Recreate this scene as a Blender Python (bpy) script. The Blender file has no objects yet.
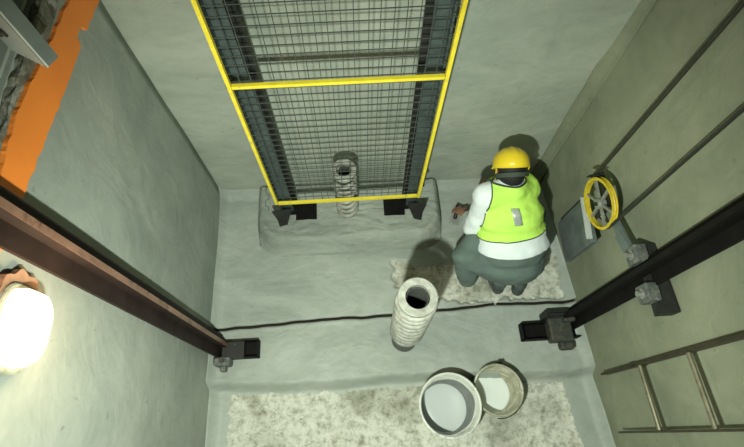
import bpy, bmesh, math, random
from mathutils import Vector, Matrix, noise
random.seed(7)
PI = math.pi
S = bpy.context.scene
C = S.collection

# ------------------------------------------------------------------ camera
cam_d = bpy.data.cameras.new('camera'); cam = bpy.data.objects.new('camera', cam_d); C.objects.link(cam)
cam_d.sensor_width = 36.0; cam_d.lens = 480 / 744 * 36
cam_d.clip_start = 0.02
cam.location = (0, 0, 3.3)
cam.rotation_euler = (math.atan(213 / 480), 0, -math.radians(3.2))
S.camera = cam

# ------------------------------------------------------------------ world and lights
w = bpy.data.worlds.new('world'); S.world = w; w.use_nodes = True
w.node_tree.nodes['Background'].inputs[0].default_value = (0.72, 0.95, 0.82, 1)
w.node_tree.nodes['Background'].inputs[1].default_value = 0.02

def light(name, kind, loc, energy, col, size=None, target=None, **kw):
    d = bpy.data.lights.new(name, kind); d.energy = energy; d.color = col
    for k, v in kw.items(): setattr(d, k, v)
    if size is not None: d.shadow_soft_size = size
    o = bpy.data.objects.new(name, d); C.objects.link(o); o.location = loc
    if target is not None:
        o.rotation_euler = (Vector(target) - Vector(loc)).to_track_quat('-Z', 'Y').to_euler()
    return o

light('work_light', 'SPOT', (-0.14, -0.25, 2.66), 165, (0.92, 1.0, 0.87), 0.03, (0.05, 0.55, 0.0),
      spot_size=math.radians(150), spot_blend=1.0)
light('work_light_second_head', 'SPOT', (-0.06, -0.38, 2.72), 10, (0.92, 1.0, 0.87), 0.03, (0.05, 0.55, 0.0),
      spot_size=math.radians(150), spot_blend=1.0)
S.view_settings.view_transform = 'Standard'; S.view_settings.look = 'None'
S.view_settings.gamma = 1; S.view_settings.use_curve_mapping = False
S.view_settings.exposure = 0.85

# ------------------------------------------------------------------ materials
def new_mat(name):
    m = bpy.data.materials.new(name); m.use_nodes = True
    nt = m.node_tree; b = nt.nodes['Principled BSDF']
    return m, nt, b

def coords(nt, scale=1.0, loc=(0, 0, 0)):
    g = nt.nodes.new('ShaderNodeNewGeometry')
    mp = nt.nodes.new('ShaderNodeMapping'); mp.inputs['Location'].default_value = loc
    if isinstance(scale, (int, float)): scale = (scale,) * 3
    mp.inputs['Scale'].default_value = scale
    nt.links.new(g.outputs['Position'], mp.inputs[0]); return mp.outputs[0]

def objcoords(nt, scale=1.0):
    g = nt.nodes.new('ShaderNodeTexCoord')
    mp = nt.nodes.new('ShaderNodeMapping')
    if isinstance(scale, (int, float)): scale = (scale,) * 3
    mp.inputs['Scale'].default_value = scale
    nt.links.new(g.outputs['Object'], mp.inputs[0]); return mp.outputs[0]

def noise_n(nt, vec, scale, detail=4, rough=0.55, dist=0.0):
    n = nt.nodes.new('ShaderNodeTexNoise'); n.inputs['Scale'].default_value = scale
    n.inputs['Detail'].default_value = detail; n.inputs['Roughness'].default_value = rough
    n.inputs['Distortion'].default_value = dist
    nt.links.new(vec, n.inputs['Vector']); return n.outputs['Fac']

def ramp(nt, fac, stops):
    r = nt.nodes.new('ShaderNodeValToRGB'); e = r.color_ramp.elements
    while len(e) < len(stops): e.new(0.5)
    for el, (p, c) in zip(e, stops):
        el.position = p; el.color = (*c, 1) if len(c) == 3 else c
    nt.links.new(fac, r.inputs[0]); return r.outputs[0]

def mix(nt, fac, a, b, mode='MIX'):
    m = nt.nodes.new('ShaderNodeMix'); m.data_type = 'RGBA'; m.blend_type = mode
    for sock, v in ((m.inputs[0], fac), (m.inputs[6], a), (m.inputs[7], b)):
        if isinstance(v, (int, float)): sock.default_value = v
        elif isinstance(v, tuple): sock.default_value = (*v, 1)
        else: nt.links.new(v, sock)
    return m.outputs[2]

def bump(nt, b, h, strength, dist):
    n = nt.nodes.new('ShaderNodeBump'); n.inputs['Strength'].default_value = strength
    n.inputs['Distance'].default_value = dist
    nt.links.new(h, n.inputs['Height']); nt.links.new(n.outputs[0], b.inputs['Normal'])

def addm(nt, a, b, ka=1.0, kb=1.0):
    def mul(x, k):
        m = nt.nodes.new('ShaderNodeMath'); m.operation = 'MULTIPLY'; m.inputs[1].default_value = k
        nt.links.new(x, m.inputs[0]); return m.outputs[0]
    m = nt.nodes.new('ShaderNodeMath'); m.operation = 'ADD'
    nt.links.new(mul(a, ka), m.inputs[0]); nt.links.new(mul(b, kb), m.inputs[1]); return m.outputs[0]

def plaster(name, c1, c2, c3, rough=0.72, spec=0.3, bs=0.28, stretch=(1, 1, 1), loc=(0, 0, 0)):
    m, nt, b = new_mat(name)
    v = coords(nt, stretch, loc)
    n1 = noise_n(nt, v, 1.6, 5, 0.6, 0.6)
    n2 = noise_n(nt, v, 9, 6, 0.65, 0.8)
    col = ramp(nt, n1, [(0.30, c1), (0.52, c2), (0.75, c3)])
    sp = ramp(nt, n2, [(0.25, (0.82, 0.82, 0.80)), (0.55, (1, 1, 1)), (0.8, (1.0, 1.0, 1.0))])
    col = mix(nt, 0.55, col, sp, 'MULTIPLY')
    n4 = noise_n(nt, v, 26, 3, 0.5, 0.2)
    pits = ramp(nt, n4, [(0.24, (0.55, 0.56, 0.52)), (0.31, (1, 1, 1))])
    col = mix(nt, 0.6, col, pits, 'MULTIPLY')
    nt.links.new(col, b.inputs['Base Color'])
    b.inputs['Roughness'].default_value = rough; b.inputs['Specular IOR Level'].default_value = spec
    n3 = noise_n(nt, v, 3.2, 3, 0.5, 1.5)
    bump(nt, b, addm(nt, n3, n2, 1.0, 0.35), bs, 0.03)
    return m

M = {}
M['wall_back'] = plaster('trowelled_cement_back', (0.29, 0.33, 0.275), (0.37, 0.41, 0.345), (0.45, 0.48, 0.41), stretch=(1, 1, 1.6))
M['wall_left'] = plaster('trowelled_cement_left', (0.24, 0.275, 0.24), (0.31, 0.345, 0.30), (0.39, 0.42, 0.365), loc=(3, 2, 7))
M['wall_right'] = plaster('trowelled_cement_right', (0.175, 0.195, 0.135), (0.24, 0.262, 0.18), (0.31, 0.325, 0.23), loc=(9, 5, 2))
M['dark_wall'] = plaster('darkened_front_wall', (0.07, 0.075, 0.06), (0.09, 0.095, 0.075), (0.11, 0.12, 0.09))  # dark colour that cuts light bouncing off the unseen front wall
M['floor'] = plaster('floor_screed', (0.27, 0.31, 0.275), (0.355, 0.395, 0.35), (0.44, 0.475, 0.43), rough=0.55, spec=0.4, stretch=(1, 1.7, 1), bs=0.4, loc=(4, 0, 0))
M['plinth'] = plaster('plinth_plaster', (0.23, 0.265, 0.23), (0.31, 0.345, 0.30), (0.42, 0.455, 0.40), rough=0.6, stretch=(1, 2, 2), bs=0.8)

def rough_mat():
    m, nt, b = new_mat('bare_rough_concrete')
    v = coords(nt)
    n1 = noise_n(nt, v, 19, 7, 0.74, 0.25)
    n2 = noise_n(nt, v, 42, 4, 0.6, 0.5)
    n3 = noise_n(nt, v, 2.6, 3, 0.5, 0.3)
    col = ramp(nt, n1, [(0.32, (0.24, 0.235, 0.185)), (0.44, (0.44, 0.445, 0.37)), (0.51, (0.57, 0.58, 0.50)), (0.7, (0.68, 0.69, 0.61))])
    c2 = ramp(nt, n2, [(0.30, (0.50, 0.49, 0.42)), (0.45, (1, 1, 1))])
    col = mix(nt, 0.7, col, c2, 'MULTIPLY')
    c3 = ramp(nt, n3, [(0.36, (0.42, 0.43, 0.36)), (0.52, (1, 1, 1))])
    col = mix(nt, 0.8, col, c3, 'MULTIPLY')
    nt.links.new(col, b.inputs['Base Color']); b.inputs['Roughness'].default_value = 0.85
    bump(nt, b, addm(nt, n1, n2, 1.0, 0.4), 0.25, 0.012)
    return m
M['rough'] = rough_mat()

def simple(name, col, rough=0.5, metal=0.0, var=0.15, nscale=20, bs=0.0, spec=0.5, dirt=None, dirt_t=(0.5, 0.62)):
    m, nt, b = new_mat(name)
    v = objcoords(nt)
    n = noise_n(nt, v, nscale, 4, 0.6, 0.3)
    lo = tuple(c * (1 - var) for c in col); hi = tuple(min(1, c * (1 + var)) for c in col)
    c = ramp(nt, n, [(0.3, lo), (0.7, hi)])
    if dirt:
        n2 = noise_n(nt, v, nscale * 0.6, 6, 0.7, 0.8)
        f = ramp(nt, n2, [(dirt_t[0], (0, 0, 0)), (dirt_t[1], (1, 1, 1))])
        c = mix(nt, f, c, dirt)
    nt.links.new(c, b.inputs['Base Color'])
    b.inputs['Roughness'].default_value = rough; b.inputs['Metallic'].default_value = metal
    b.inputs['Specular IOR Level'].default_value = spec
    if bs: bump(nt, b, n, bs, 0.01)
    return m
M['yellow'] = simple('yellow_paint', (0.80, 0.66, 0.04), 0.45, var=0.1, dirt=(0.45, 0.40, 0.15), dirt_t=(0.60, 0.70))
M['wire'] = simple('galvanised_wire', (0.075, 0.09, 0.08), 0.5, 0.3, 0.2)
M['cwt_rail'] = simple('blue_grey_steel', (0.085, 0.115, 0.115), 0.5, 0.4, 0.3, 9)
M['dark_steel'] = simple('dark_steel', (0.018, 0.019, 0.017), 0.6, 0.1, 0.4, 18)
M['black'] = simple('black_painted_steel', (0.006, 0.006, 0.0055), 0.7, 0.0, 0.3, 20, 0, 0.15)
M['rail_brown'] = simple('rusty_brown_rail_steel', (0.019, 0.0115, 0.0095), 0.6, 0.0, 0.35, 8, 0, 0.25)
M['rail_edge'] = simple('rail_edge_highlight', (0.30, 0.17, 0.12), 0.3, 0.4, 0.2, 14, dirt=(0.12, 0.07, 0.05), dirt_t=(0.52, 0.66))  # lamp reflection on the blade tip, painted as a lighter copper colour
M['rail_black'] = simple('greasy_black_rail_steel', (0.006, 0.0055, 0.0045), 0.7, 0.0, 0.4, 10, 0, 0.2)
M['clamp'] = simple('cement_spattered_steel', (0.10, 0.11, 0.10), 0.7, 0.1, 0.3, 30, 0.5, dirt=(0.22, 0.23, 0.20))
M['clamp_dark'] = simple('dark_cement_spattered_steel', (0.045, 0.05, 0.042), 0.7, 0.1, 0.4, 30, 0.5, dirt=(0.09, 0.08, 0.05))
M['orange'] = simple('orange_paint', (1.0, 0.27, 0.035), 0.6, 0, 0.08, 5)
M['spring'] = simple('cement_coated_spring', (0.34, 0.35, 0.30), 0.6, 0.1, 0.3, 22, 0.4, dirt=(0.22, 0.22, 0.18))
M['spring_dark'] = simple('spring_tube_grey', (0.10, 0.105, 0.095), 0.5, 0.3, 0.3, 16)
M['hole'] = simple('crack_shade_brown_black', (0.02, 0.012, 0.008), 0.8, 0, 0.3)  # painted into the floor crack in place of the shade inside it
M['wheel_y'] = simple('yellow_wheel_rim_paint', (0.62, 0.47, 0.03), 0.5, 0, 0.15, 40, dirt=(0.28, 0.22, 0.05), dirt_t=(0.6, 0.7))
M['cast'] = simple('grey_cast_iron', (0.30, 0.31, 0.28), 0.5, 0.4, 0.2, 30)
M['weight'] = simple('grey_painted_weight', (0.12, 0.145, 0.14), 0.55, 0.1, 0.3, 9)
M['rope'] = simple('greased_steel_rope', (0.035, 0.038, 0.028), 0.6, 0.2, 0.3, 90)
M['ladder'] = simple('brown_ladder_steel', (0.055, 0.045, 0.028), 0.5, 0.4, 0.3, 12)
M['rung'] = simple('worn_rung_steel', (0.19, 0.175, 0.115), 0.45, 0.5, 0.3, 30)
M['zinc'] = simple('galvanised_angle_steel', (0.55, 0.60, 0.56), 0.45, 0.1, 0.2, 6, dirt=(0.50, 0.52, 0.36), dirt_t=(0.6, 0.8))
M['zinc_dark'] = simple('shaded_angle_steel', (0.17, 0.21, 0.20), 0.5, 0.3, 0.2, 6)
M['sill'] = simple('grey_sill_plate', (0.50, 0.55, 0.48), 0.5, 0.1, 0.2, 6)
M['tub'] = simple('white_tub_plastic', (0.60, 0.63, 0.56), 0.4, 0, 0.1, 14, dirt=(0.36, 0.38, 0.33), dirt_t=(0.55, 0.62))
M['tub_dirty'] = simple('dirty_bucket_plastic', (0.33, 0.33, 0.24), 0.5, 0, 0.3, 18, 0.2, dirt=(0.60, 0.60, 0.48), dirt_t=(0.53, 0.66))
M['coat'] = simple('drying_slurry_coat', (0.20, 0.215, 0.205), 0.5, 0, 0.15, 12)
M['mix_grey'] = simple('wet_grey_slurry', (0.52, 0.56, 0.54), 0.18, 0, 0.04, 6)
M['mix_white'] = simple('pale_slurry', (0.66, 0.71, 0.68), 0.25, 0, 0.03, 6)
M['helmet'] = simple('yellow_helmet_shell', (0.88, 0.66, 0.03), 0.32, 0, 0.03, 5)
M['vest'] = simple('lime_vest_fabric', (0.58, 0.96, 0.14), 0.8, 0, 0.08, 7, 0.3)
M['piping'] = simple('dark_vest_piping', (0.05, 0.07, 0.05), 0.8, 0, 0.1)
M['reflective'] = simple('silver_reflective_tape', (0.50, 0.55, 0.52), 0.35, 0.3, 0.1)
M['shirt'] = simple('white_shirt_cloth', (0.78, 0.86, 0.86), 0.9, 0, 0.06, 6, 0.3)
M['trousers'] = simple('dark_green_work_trousers', (0.115, 0.16, 0.14), 0.9, 0, 0.18, 5, 0.3)
M['hair'] = simple('black_hair', (0.012, 0.012, 0.011), 0.7, 0, 0.3, 60, 0.5)
M['skin'] = simple('brown_skin', (0.27, 0.14, 0.085), 0.6, 0, 0.1)
M['brown'] = simple('brown_wood_block', (0.30, 0.17, 0.10), 0.8, 0, 0.25, 16)
M['shoe'] = simple('dusty_dark_shoe', (0.06, 0.075, 0.07), 0.8, 0, 0.3, 30, dirt=(0.18, 0.2, 0.18))
M['blade'] = simple('steel_trowel_blade', (0.5, 0.54, 0.5), 0.35, 0.5, 0.1)
M['rubble'] = simple('broken_concrete_edge', (0.15, 0.145, 0.105), 0.9, 0, 0.5, 22, 0.8, dirt=(0.34, 0.35, 0.29))
def lamp_mat():
    m, nt, b = new_mat('lit_lamp_glass')
    b.inputs['Base Color'].default_value = (1, 0.92, 0.75, 1)
    b.inputs['Emission Color'].default_value = (1.0, 0.80, 0.50, 1)
    b.inputs['Emission Strength'].default_value = 2.0
    b.inputs['Roughness'].default_value = 0.3
    return m
M['lamp'] = lamp_mat()

# ------------------------------------------------------------------ helpers
def link(name, bm, mat, parent=None, smooth=False, mats=None, loc=None):
    me = bpy.data.meshes.new(name)
    bmesh.ops.recalc_face_normals(bm, faces=bm.faces)
    bm.to_mesh(me); bm.free()
    if smooth:
        for p in me.polygons: p.use_smooth = True
    for mm in (mats or [mat]): me.materials.append(mm)
    o = bpy.data.objects.new(name, me); C.objects.link(o)
    if parent is not None:
        o.parent = parent
        o.matrix_parent_inverse = Matrix.Translation(parent.location).inverted()
    return o

def tag(o, label=None, cat=None, group=None, kind=None):
    if label: o['label'] = label
    if cat: o['category'] = cat
    if group: o['group'] = group
    if kind: o['kind'] = kind
    return o

def thing(name, label, cat, loc=(0, 0, 0), group=None):
    o = bpy.data.objects.new(name, None); C.objects.link(o); o.location = loc
    o.empty_display_size = 0.05
    return tag(o, label, cat, group)

def box(bm, p0, p1, rot=None, bevel=0.0):
    c = [(a + b) / 2 for a, b in zip(p0, p1)]; s = [abs(b - a) for a, b in zip(p0, p1)]
    r = bmesh.ops.create_cube(bm, size=1.0); vs = r['verts']
    bmesh.ops.scale(bm, vec=s, verts=vs)
    if bevel:
        es = list({e for v in vs for e in v.link_edges})
        rr = bmesh.ops.bevel(bm, geom=es, offset=bevel, segments=2, affect='EDGES', profile=0.5)
        vs = list({v for f in rr['faces'] for v in f.verts} | {v for v in vs if v.is_valid})
    if rot is not None: bmesh.ops.rotate(bm, cent=(0, 0, 0), matrix=rot, verts=vs)
    bmesh.ops.translate(bm, vec=c, verts=vs)
    return vs

def bar(bm, a, b, wx, wy, up=(0, 0, 1)):
    """rectangular bar from a to b, section wx (sideways) x wy (along up)"""
    a = Vector(a); b = Vector(b); d = (b - a); L = d.length; z = d.normalized()
    u = Vector(up)
    if abs(u.dot(z)) > 0.98: u = Vector((0, 1, 0))
    x = u.cross(z).normalized(); y = z.cross(x)
    r = bmesh.ops.create_cube(bm, size=1.0); vs = r['verts']
    bmesh.ops.scale(bm, vec=(wx, wy, L), verts=vs)
    mt = Matrix((x, y, z)).transposed().to_4x4(); mt.translation = (a + b) / 2
    bmesh.ops.transform(bm, matrix=mt, verts=vs)
    return vs

def tube(bm, pts, r, n=8, closed=False, caps=True):
    pts = [Vector(p) for p in pts]; rings = []; N = len(pts)
    prev = None
    for i, p in enumerate(pts):
        if closed: t = (pts[(i + 1) % N] - pts[i - 1]).normalized()
        else: t = (pts[min(i + 1, N - 1)] - pts[max(i - 1, 0)]).normalized()
        if prev is None:
            x = t.orthogonal().normalized()
        else:
            x = (prev - prev.dot(t) * t)
            x = x.normalized() if x.length > 1e-6 else t.orthogonal().normalized()
        prev = x; y = t.cross(x)
        rr = r[i] if isinstance(r, (list, tuple)) else r
        rings.append([bm.verts.new(p + rr * (math.cos(2 * PI * k / n) * x + math.sin(2 * PI * k / n) * y)) for k in range(n)])
    for i in range(N if closed else N - 1):
        a = rings[i]; b = rings[(i + 1) % N]
        for k in range(n): bm.faces.new((a[k], a[(k + 1) % n], b[(k + 1) % n], b[k]))
    if caps and not closed:
        bm.faces.new(rings[0][::-1]); bm.faces.new(rings[-1])

def lathe(bm, prof, n=40, c=(0, 0, 0), cap0=False, cap1=False, sx=1, sy=1):
    rings = []
    for r, z in prof:
        rings.append([bm.verts.new((c[0] + sx * r * math.cos(2 * PI * k / n), c[1] + sy * r * math.sin(2 * PI * k / n), c[2] + z)) for k in range(n)])
    for i in range(len(rings) - 1):
        a, b = rings[i], rings[i + 1]
        for k in range(n): bm.faces.new((a[k], a[(k + 1) % n], b[(k + 1) % n], b[k]))
    if cap0: bm.faces.new(rings[0][::-1])
    if cap1: bm.faces.new(rings[-1])

def prism(bm, poly, z0, z1):
    a = [bm.verts.new((x, y, z0)) for x, y in poly]; b = [bm.verts.new((x, y, z1)) for x, y in poly]
    n = len(poly)
    for i in range(n): bm.faces.new((a[i], a[(i + 1) % n], b[(i + 1) % n], b[i]))
    bm.faces.new(a[::-1]); bm.faces.new(b)

def new(): return bmesh.new()

# ------------------------------------------------------------------ the shaft
XL = -1.05; YB = 1.76
def xr(y): return 1.52 - 0.085 * y
TOP = 4.3; FLO = -0.1; Y0 = -1.35

def fbm(x, y, s, o=4):
    return noise.fractal(Vector((x * s, y * s, 3.1)), 0.9, 2.0, o)

crack_pts = [(-1.1, .715), (-.995, .723), (-.75, .735), (-.531, .745), (-.158, .762), (-.034, .752), (.188, .763), (.504, .775), (.921, .798), (1.363, .785), (1.6, .78)]
def crack_y(x):
    for (a, ya), (b, yb) in zip(crack_pts, crack_pts[1:]):
        if x <= b:
            t = max(0, (x - a) / (b - a)); break
    else: t = 1
    return ya + (yb - ya) * t + 0.003 * math.sin(x * 23) * math.sin(x * 9)
def sstep(a, b, x):
    t = min(1, max(0, (x - a) / (b - a))); return t * t * (3 - 2 * t)
def patch(x, y):
    """signed: > 0 inside the bare patch where the worker is plastering"""
    lo = 0.955 - 0.13 * sstep(0.35, 0.55, x) + 0.01 * math.sin(x * 14)
    hi = 1.13 + 0.05 * math.sin(x * 9)
    d = min(x - 0.215, 1.385 - x, y - lo, hi - y)
    return d + 0.035 * fbm(x, y, 14)
def step_y(x): return 0.335 + 0.012 * math.sin(x * 4.1) - 0.012 * x
def rough_low(x, y):
    d = min(step_y(x) - 0.045 - y, x - (-0.93 + 0.0 * y), (1.30 + 0.1 * (0.3 - y)) - x)
    return d + 0.018 * fbm(x, y, 16)
def height(x, y):
    cy = crack_y(x)
    z = 0.0
    z += 0.018 * sstep(cy, cy + 0.012, y)
    g = (y - cy) / 0.007
    z -= 0.028 * math.exp(-g * g)
    z += 0.006 * math.exp(-((y - cy + 0.025) / 0.012) ** 2) * (0.6 + noise.noise(Vector((x * 7, 2, 0))))
    z += 0.004 * fbm(x, y, 3) + 0.0015 * fbm(x, y, 15)
    if y > 0.75:
        z -= 0.022 * sstep(-0.01, 0.012, patch(x, y))
    sy = step_y(x) + 0.008 * fbm(x, y, 7)
    s = sstep(sy + 0.045, sy - 0.045, y) if False else 1 - sstep(sy - 0.035, sy + 0.03, y)
    z -= 0.095 * s
    r = sstep(0, 0.03, rough_low(x, y))
    z += r * (0.006 * fbm(x, y, 9) + 0.003 * fbm(x, y, 30)) - 0.012 * r
    # fillets against the walls
    for d in (x - XL, xr(y) - x, YB - y):
        k = max(0.0, 1 - max(d, 0) / 0.075)
        z += 0.06 * k * k
    return z
bm = new()
dx = 0.0085
nx = int(round((1.66 - XL + 0.02) / dx)); ny = 0
yrows = []
yy_ = Y0 - 0.01
while yy_ < YB + 0.01:
    yrows.append(yy_); yy_ += 0.0035 if 0.715 < yy_ < 0.79 else dx
ny = len(yrows) - 1
V = [[None] * (ny + 1) for _ in range(nx + 1)]
for i in range(nx + 1):
    x = XL - 0.01 + i * dx
    for j in range(ny + 1):
        y = yrows[j]; y += (crack_y(x) - 0.75) * max(0.0, 1 - max(0, abs(y - 0.75) - 0.04) / 0.15)
        V[i][j] = bm.verts.new((min(x, xr(y) + 0.012), y, height(x, y)))
for i in range(nx):
    for j in range(ny):
        x = XL - 0.01 + (i + .5) * dx; y = (V[i][j].co.y + V[i][j + 1].co.y) / 2
        if XL - 0.01 + i * dx > xr(y) + 0.012: continue
        f = bm.faces.new((V[i][j], V[i + 1][j], V[i + 1][j + 1], V[i][j + 1]))
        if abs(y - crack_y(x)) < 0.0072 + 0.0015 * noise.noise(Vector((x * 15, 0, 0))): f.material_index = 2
        if (y < 0.5 and rough_low(x, y) > 0) or (y > 0.75 and patch(x, y) > 0): f.material_index = 1
for v in [v for v in bm.verts if not v.link_faces]: bm.verts.remove(v)
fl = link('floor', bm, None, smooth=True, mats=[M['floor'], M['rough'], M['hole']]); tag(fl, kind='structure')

def wall_grid(name, fn, nu, nv, mat, thick):
    """fn(u,v)->point on the face; thick = outward vector"""
    bm = new()
    A = [[bm.verts.new(fn(i / nu, j / nv)) for j in range(nv + 1)] for i in range(nu + 1)]
    t = Vector(thick)
    B = [[bm.verts.new(Vector(fn(i, j)) + t) for j in (0, 1)] for i in (0, 1)]
    for i in range(nu):
        for j in range(nv): bm.faces.new((A[i][j], A[i + 1][j], A[i + 1][j + 1], A[i][j + 1]))
    bm.faces.new((B[0][0], B[1][0], B[1][1], B[0][1]))
    for e0, e1, b0, b1 in (([A[i][0] for i in range(nu + 1)], None, B[0][0], B[1][0]), ([A[i][nv] for i in range(nu + 1)], None, B[0][1], B[1][1]),
                           (A[0], None, B[0][0], B[0][1]), (A[nu], None, B[1][0], B[1][1])):
        bm.faces.new(list(e0) + [b1, b0])
    return tag(link(name, bm, mat, smooth=False), kind='structure')
def und(a, b, s=1.6): return 0.010 * noise.fractal(Vector((a * s, b * s, 1.3)), 1.0, 2.0, 2)
LT = 2.10   # height of the landing
def smooth_front(o):
    for p in o.data.polygons:
        if len(p.vertices) == 4: p.use_smooth = True
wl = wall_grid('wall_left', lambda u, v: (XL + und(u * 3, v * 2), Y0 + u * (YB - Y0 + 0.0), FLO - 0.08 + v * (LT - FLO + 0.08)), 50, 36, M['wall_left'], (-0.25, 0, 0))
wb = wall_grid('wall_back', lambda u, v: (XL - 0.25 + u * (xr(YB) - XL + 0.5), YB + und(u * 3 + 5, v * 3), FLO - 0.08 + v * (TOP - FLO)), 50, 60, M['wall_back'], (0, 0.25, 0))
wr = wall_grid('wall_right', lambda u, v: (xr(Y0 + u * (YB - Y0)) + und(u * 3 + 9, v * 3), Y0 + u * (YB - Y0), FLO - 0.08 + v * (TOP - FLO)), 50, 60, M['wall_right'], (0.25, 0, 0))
wf = wall_grid('wall_front', lambda u, v: (XL - 0.25 + u * 3.2, Y0, FLO - 0.08 + v * (TOP - FLO)), 4, 4, M['dark_wall'], (0, -0.25, 0))
for o in (wl, wb, wr): smooth_front(o)
# rounded plaster fillets in the two far corners
def fillet(name, cx, cy, sx, r, z0, z1, mat, sy=-1):
    bm = new(); n = 6; rows = []
    for z in [z0 + (z1 - z0) * i / 60 for i in range(61)]:
        rr = r * (1 + 0.25 * noise.noise(Vector((z * 3, cx, 0))))
        row = [bm.verts.new((cx - sx * 0.012, cy + 0.012, z))]
        for k in range(n + 1):
            a = PI / 2 * k / n
            row.append(bm.verts.new((cx + sx * (rr - rr * math.sin(a)) , cy + sy * (rr - rr * math.cos(a)), z)))
        row.append(row[0]) if False else None
        rows.append(row)
    for a, b in zip(rows, rows[1:]):
        m = len(a)
        for k in range(m): bm.faces.new((a[k], a[(k + 1) % m], b[(k + 1) % m], b[k]))
    bm.faces.new(rows[0]); bm.faces.new(rows[-1][::-1])
    return tag(link(name, bm, mat, smooth=True), kind='structure')
fillet('trim_1', xr(YB), YB, -1, 0.06, -0.05, TOP - 0.2, M['wall_right'])

# landing at the upper left
bm = new(); box(bm, (-2.6, Y0, LT - 0.10), (XL - 0.033, YB, LT + 0.012)); ld = tag(link('floor', bm, M['sill']), kind='structure')
bm = new(); box(bm, (-2.6, Y0, LT + 0.02), (-2.5, YB, TOP)); tag(link('wall_left', bm, M['wall_left']), kind='structure')
# crumbled concrete lip between paint and plates
bm = new(); pts = []
n = 120
top = []; bot = []
def lip(y): return XL + 0.004
for i in range(n + 1):
    y = Y0 + (YB - Y0) * i / n
    row = []
    for k in range(9):
        x = XL + 0.002 - 0.036 * k / 8
        z = LT + 0.012 * fbm(x, y, 18) + 0.010 * fbm(x + 5, y, 40) + (0.008 if 0 < k < 8 else -0.0)
        row.append(bm.verts.new((x, y, z)))
    row.append(bm.verts.new((XL - 0.034, y, LT - 0.06))); row.append(bm.verts.new((XL + 0.002, y, LT - 0.06)))
    top.append(row)
for a, b in zip(top, top[1:]):
    m = len(a)
    for k in range(m): bm.faces.new((a[k], a[(k + 1) % m], b[(k + 1) % m], b[k]))
bm.faces.new(top[0]); bm.faces.new(top[-1][::-1])
tag(link('trim_2', bm, M['rubble']), kind='structure')

# orange painted band on the wall just below the landing
def band_lo(y): return 1.851 + (1.722 - y) * 0.133
def band_hi(y): return min(2.006 + (1.54 - y) * 0.156, 2.095) - (0.0 if y > 0.9 else (0.9 - y) * 0.05)
bm = new(); rows = []
n = 170
for i in range(n + 1):
    y = 0.25 + (1.735 - 0.25) * i / n
    jl = 0.006 * fbm(y, 3, 22) + (0.035 * sstep(1.43, 1.45, y) * (1 - sstep(1.51, 1.53, y))); jh = 0.008 * fbm(y, 8, 16)
    lo = band_lo(y) + jl; hi = min(band_hi(y) + jh, LT + 0.005)
    rows.append([bm.verts.new((XL + 0.016 + und((y - Y0) / (YB - Y0) * 3, (z - (FLO - .08)) / (LT - FLO + .08) * 2), y, z)) for z in (lo, (lo + hi) / 2, hi)] +
                [bm.verts.new((XL - 0.004, y, z)) for z in (hi, lo)])
for a, b in zip(rows, rows[1:]):
    m = len(a)
    for k in range(m): bm.faces.new((a[k], a[(k + 1) % m], b[(k + 1) % m], b[k]))
bm.faces.new(rows[0]); bm.faces.new(rows[-1][::-1])
tag(link('painted_edge_strip', bm, M['orange']), 'bright orange painted strip with ragged edges along the top of the left wall', 'painted strip')

# grey plates lying on the landing
def plate(poly, z0, z1, label):
    bm = new(); prism(bm, poly, z0, z1)
    return tag(link('sill_plate', bm, M['sill']), label, 'plate', 'grey plates on the landing')
Z = LT + 0.022
plate([(-1.09, 1.36), (-1.09, 1.74), (-1.75, 1.74), (-1.75, 1.36)], Z, Z + 0.012, 'grey metal plate on the landing at the top edge of the photo')
plate([(-1.092, 1.08), (-1.088, 1.34), (-1.75, 1.34), (-1.75, 1.20)], Z, Z + 0.012, 'grey metal plate on the landing directly left of the angle iron')
plate([(-1.095, 0.60), (-1.092, 1.055), (-1.75, 1.17), (-1.75, 0.60)], Z, Z + 0.012, 'grey metal plate on the landing nearest the left edge of the photo')

# vertical angle iron hanging over the orange strip
t = thing('angle_iron', 'galvanised steel angle iron with a bolt, ending over the orange strip at the top left', 'steel angle', (-0.95, 1.10, 2.15))
A = Vector((-1.065, 1.165)); Bp = Vector((-0.934, 1.085)); Cp = Vector((-0.917, 1.116))
def offp(p, d): return (p.x + d[0], p.y + d[1])
nrm = Vector((-(Bp - A).y, (Bp - A).x)).normalized() * 0.006
bm = new(); prism(bm, [tuple(A), tuple(Bp), (Bp.x + nrm.x, Bp.y + nrm.y), (A.x + nrm.x, A.y + nrm.y)], 2.15, 3.6)
link('face_flange', bm, M['zinc'], t)
n2_ = Vector((-(Cp - Bp).y, (Cp - Bp).x)).normalized() * 0.006
D2 = Bp + (Cp - Bp).normalized() * 0.05
bm = new(); prism(bm, [tuple(Bp), tuple(D2), (D2.x + n2_.x, D2.y + n2_.y), (Bp.x + n2_.x, Bp.y + n2_.y)], 2.15, 3.6)
link('side_flange', bm, M['zinc_dark'], t)  # darker copy of the face flange steel, its shade put into the colour
mid = A.lerp(Bp, 0.42); bn = -nrm.normalized()
bm = new()
for z in (2.255,):
    r = bmesh.ops.create_cone(bm, cap_ends=True, segments=24, radius1=0.019, radius2=0.019, depth=0.003)
    rot = Vector((bn.x, bn.y, 0)).to_track_quat('Z', 'Y').to_matrix().to_4x4(); rot.translation = (mid.x + bn.x * 0.002, mid.y + bn.y * 0.002, z)
    bmesh.ops.transform(bm, matrix=rot, verts=r['verts'])
    r = bmesh.ops.create_cone(bm, cap_ends=True, segments=6, radius1=0.012, radius2=0.012, depth=0.012)
    rot.translation = (mid.x + bn.x * 0.008, mid.y + bn.y * 0.008, z); bmesh.ops.transform(bm, matrix=rot, verts=r['verts'])
link('bolt', bm, M['clamp_dark'], t)

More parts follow.
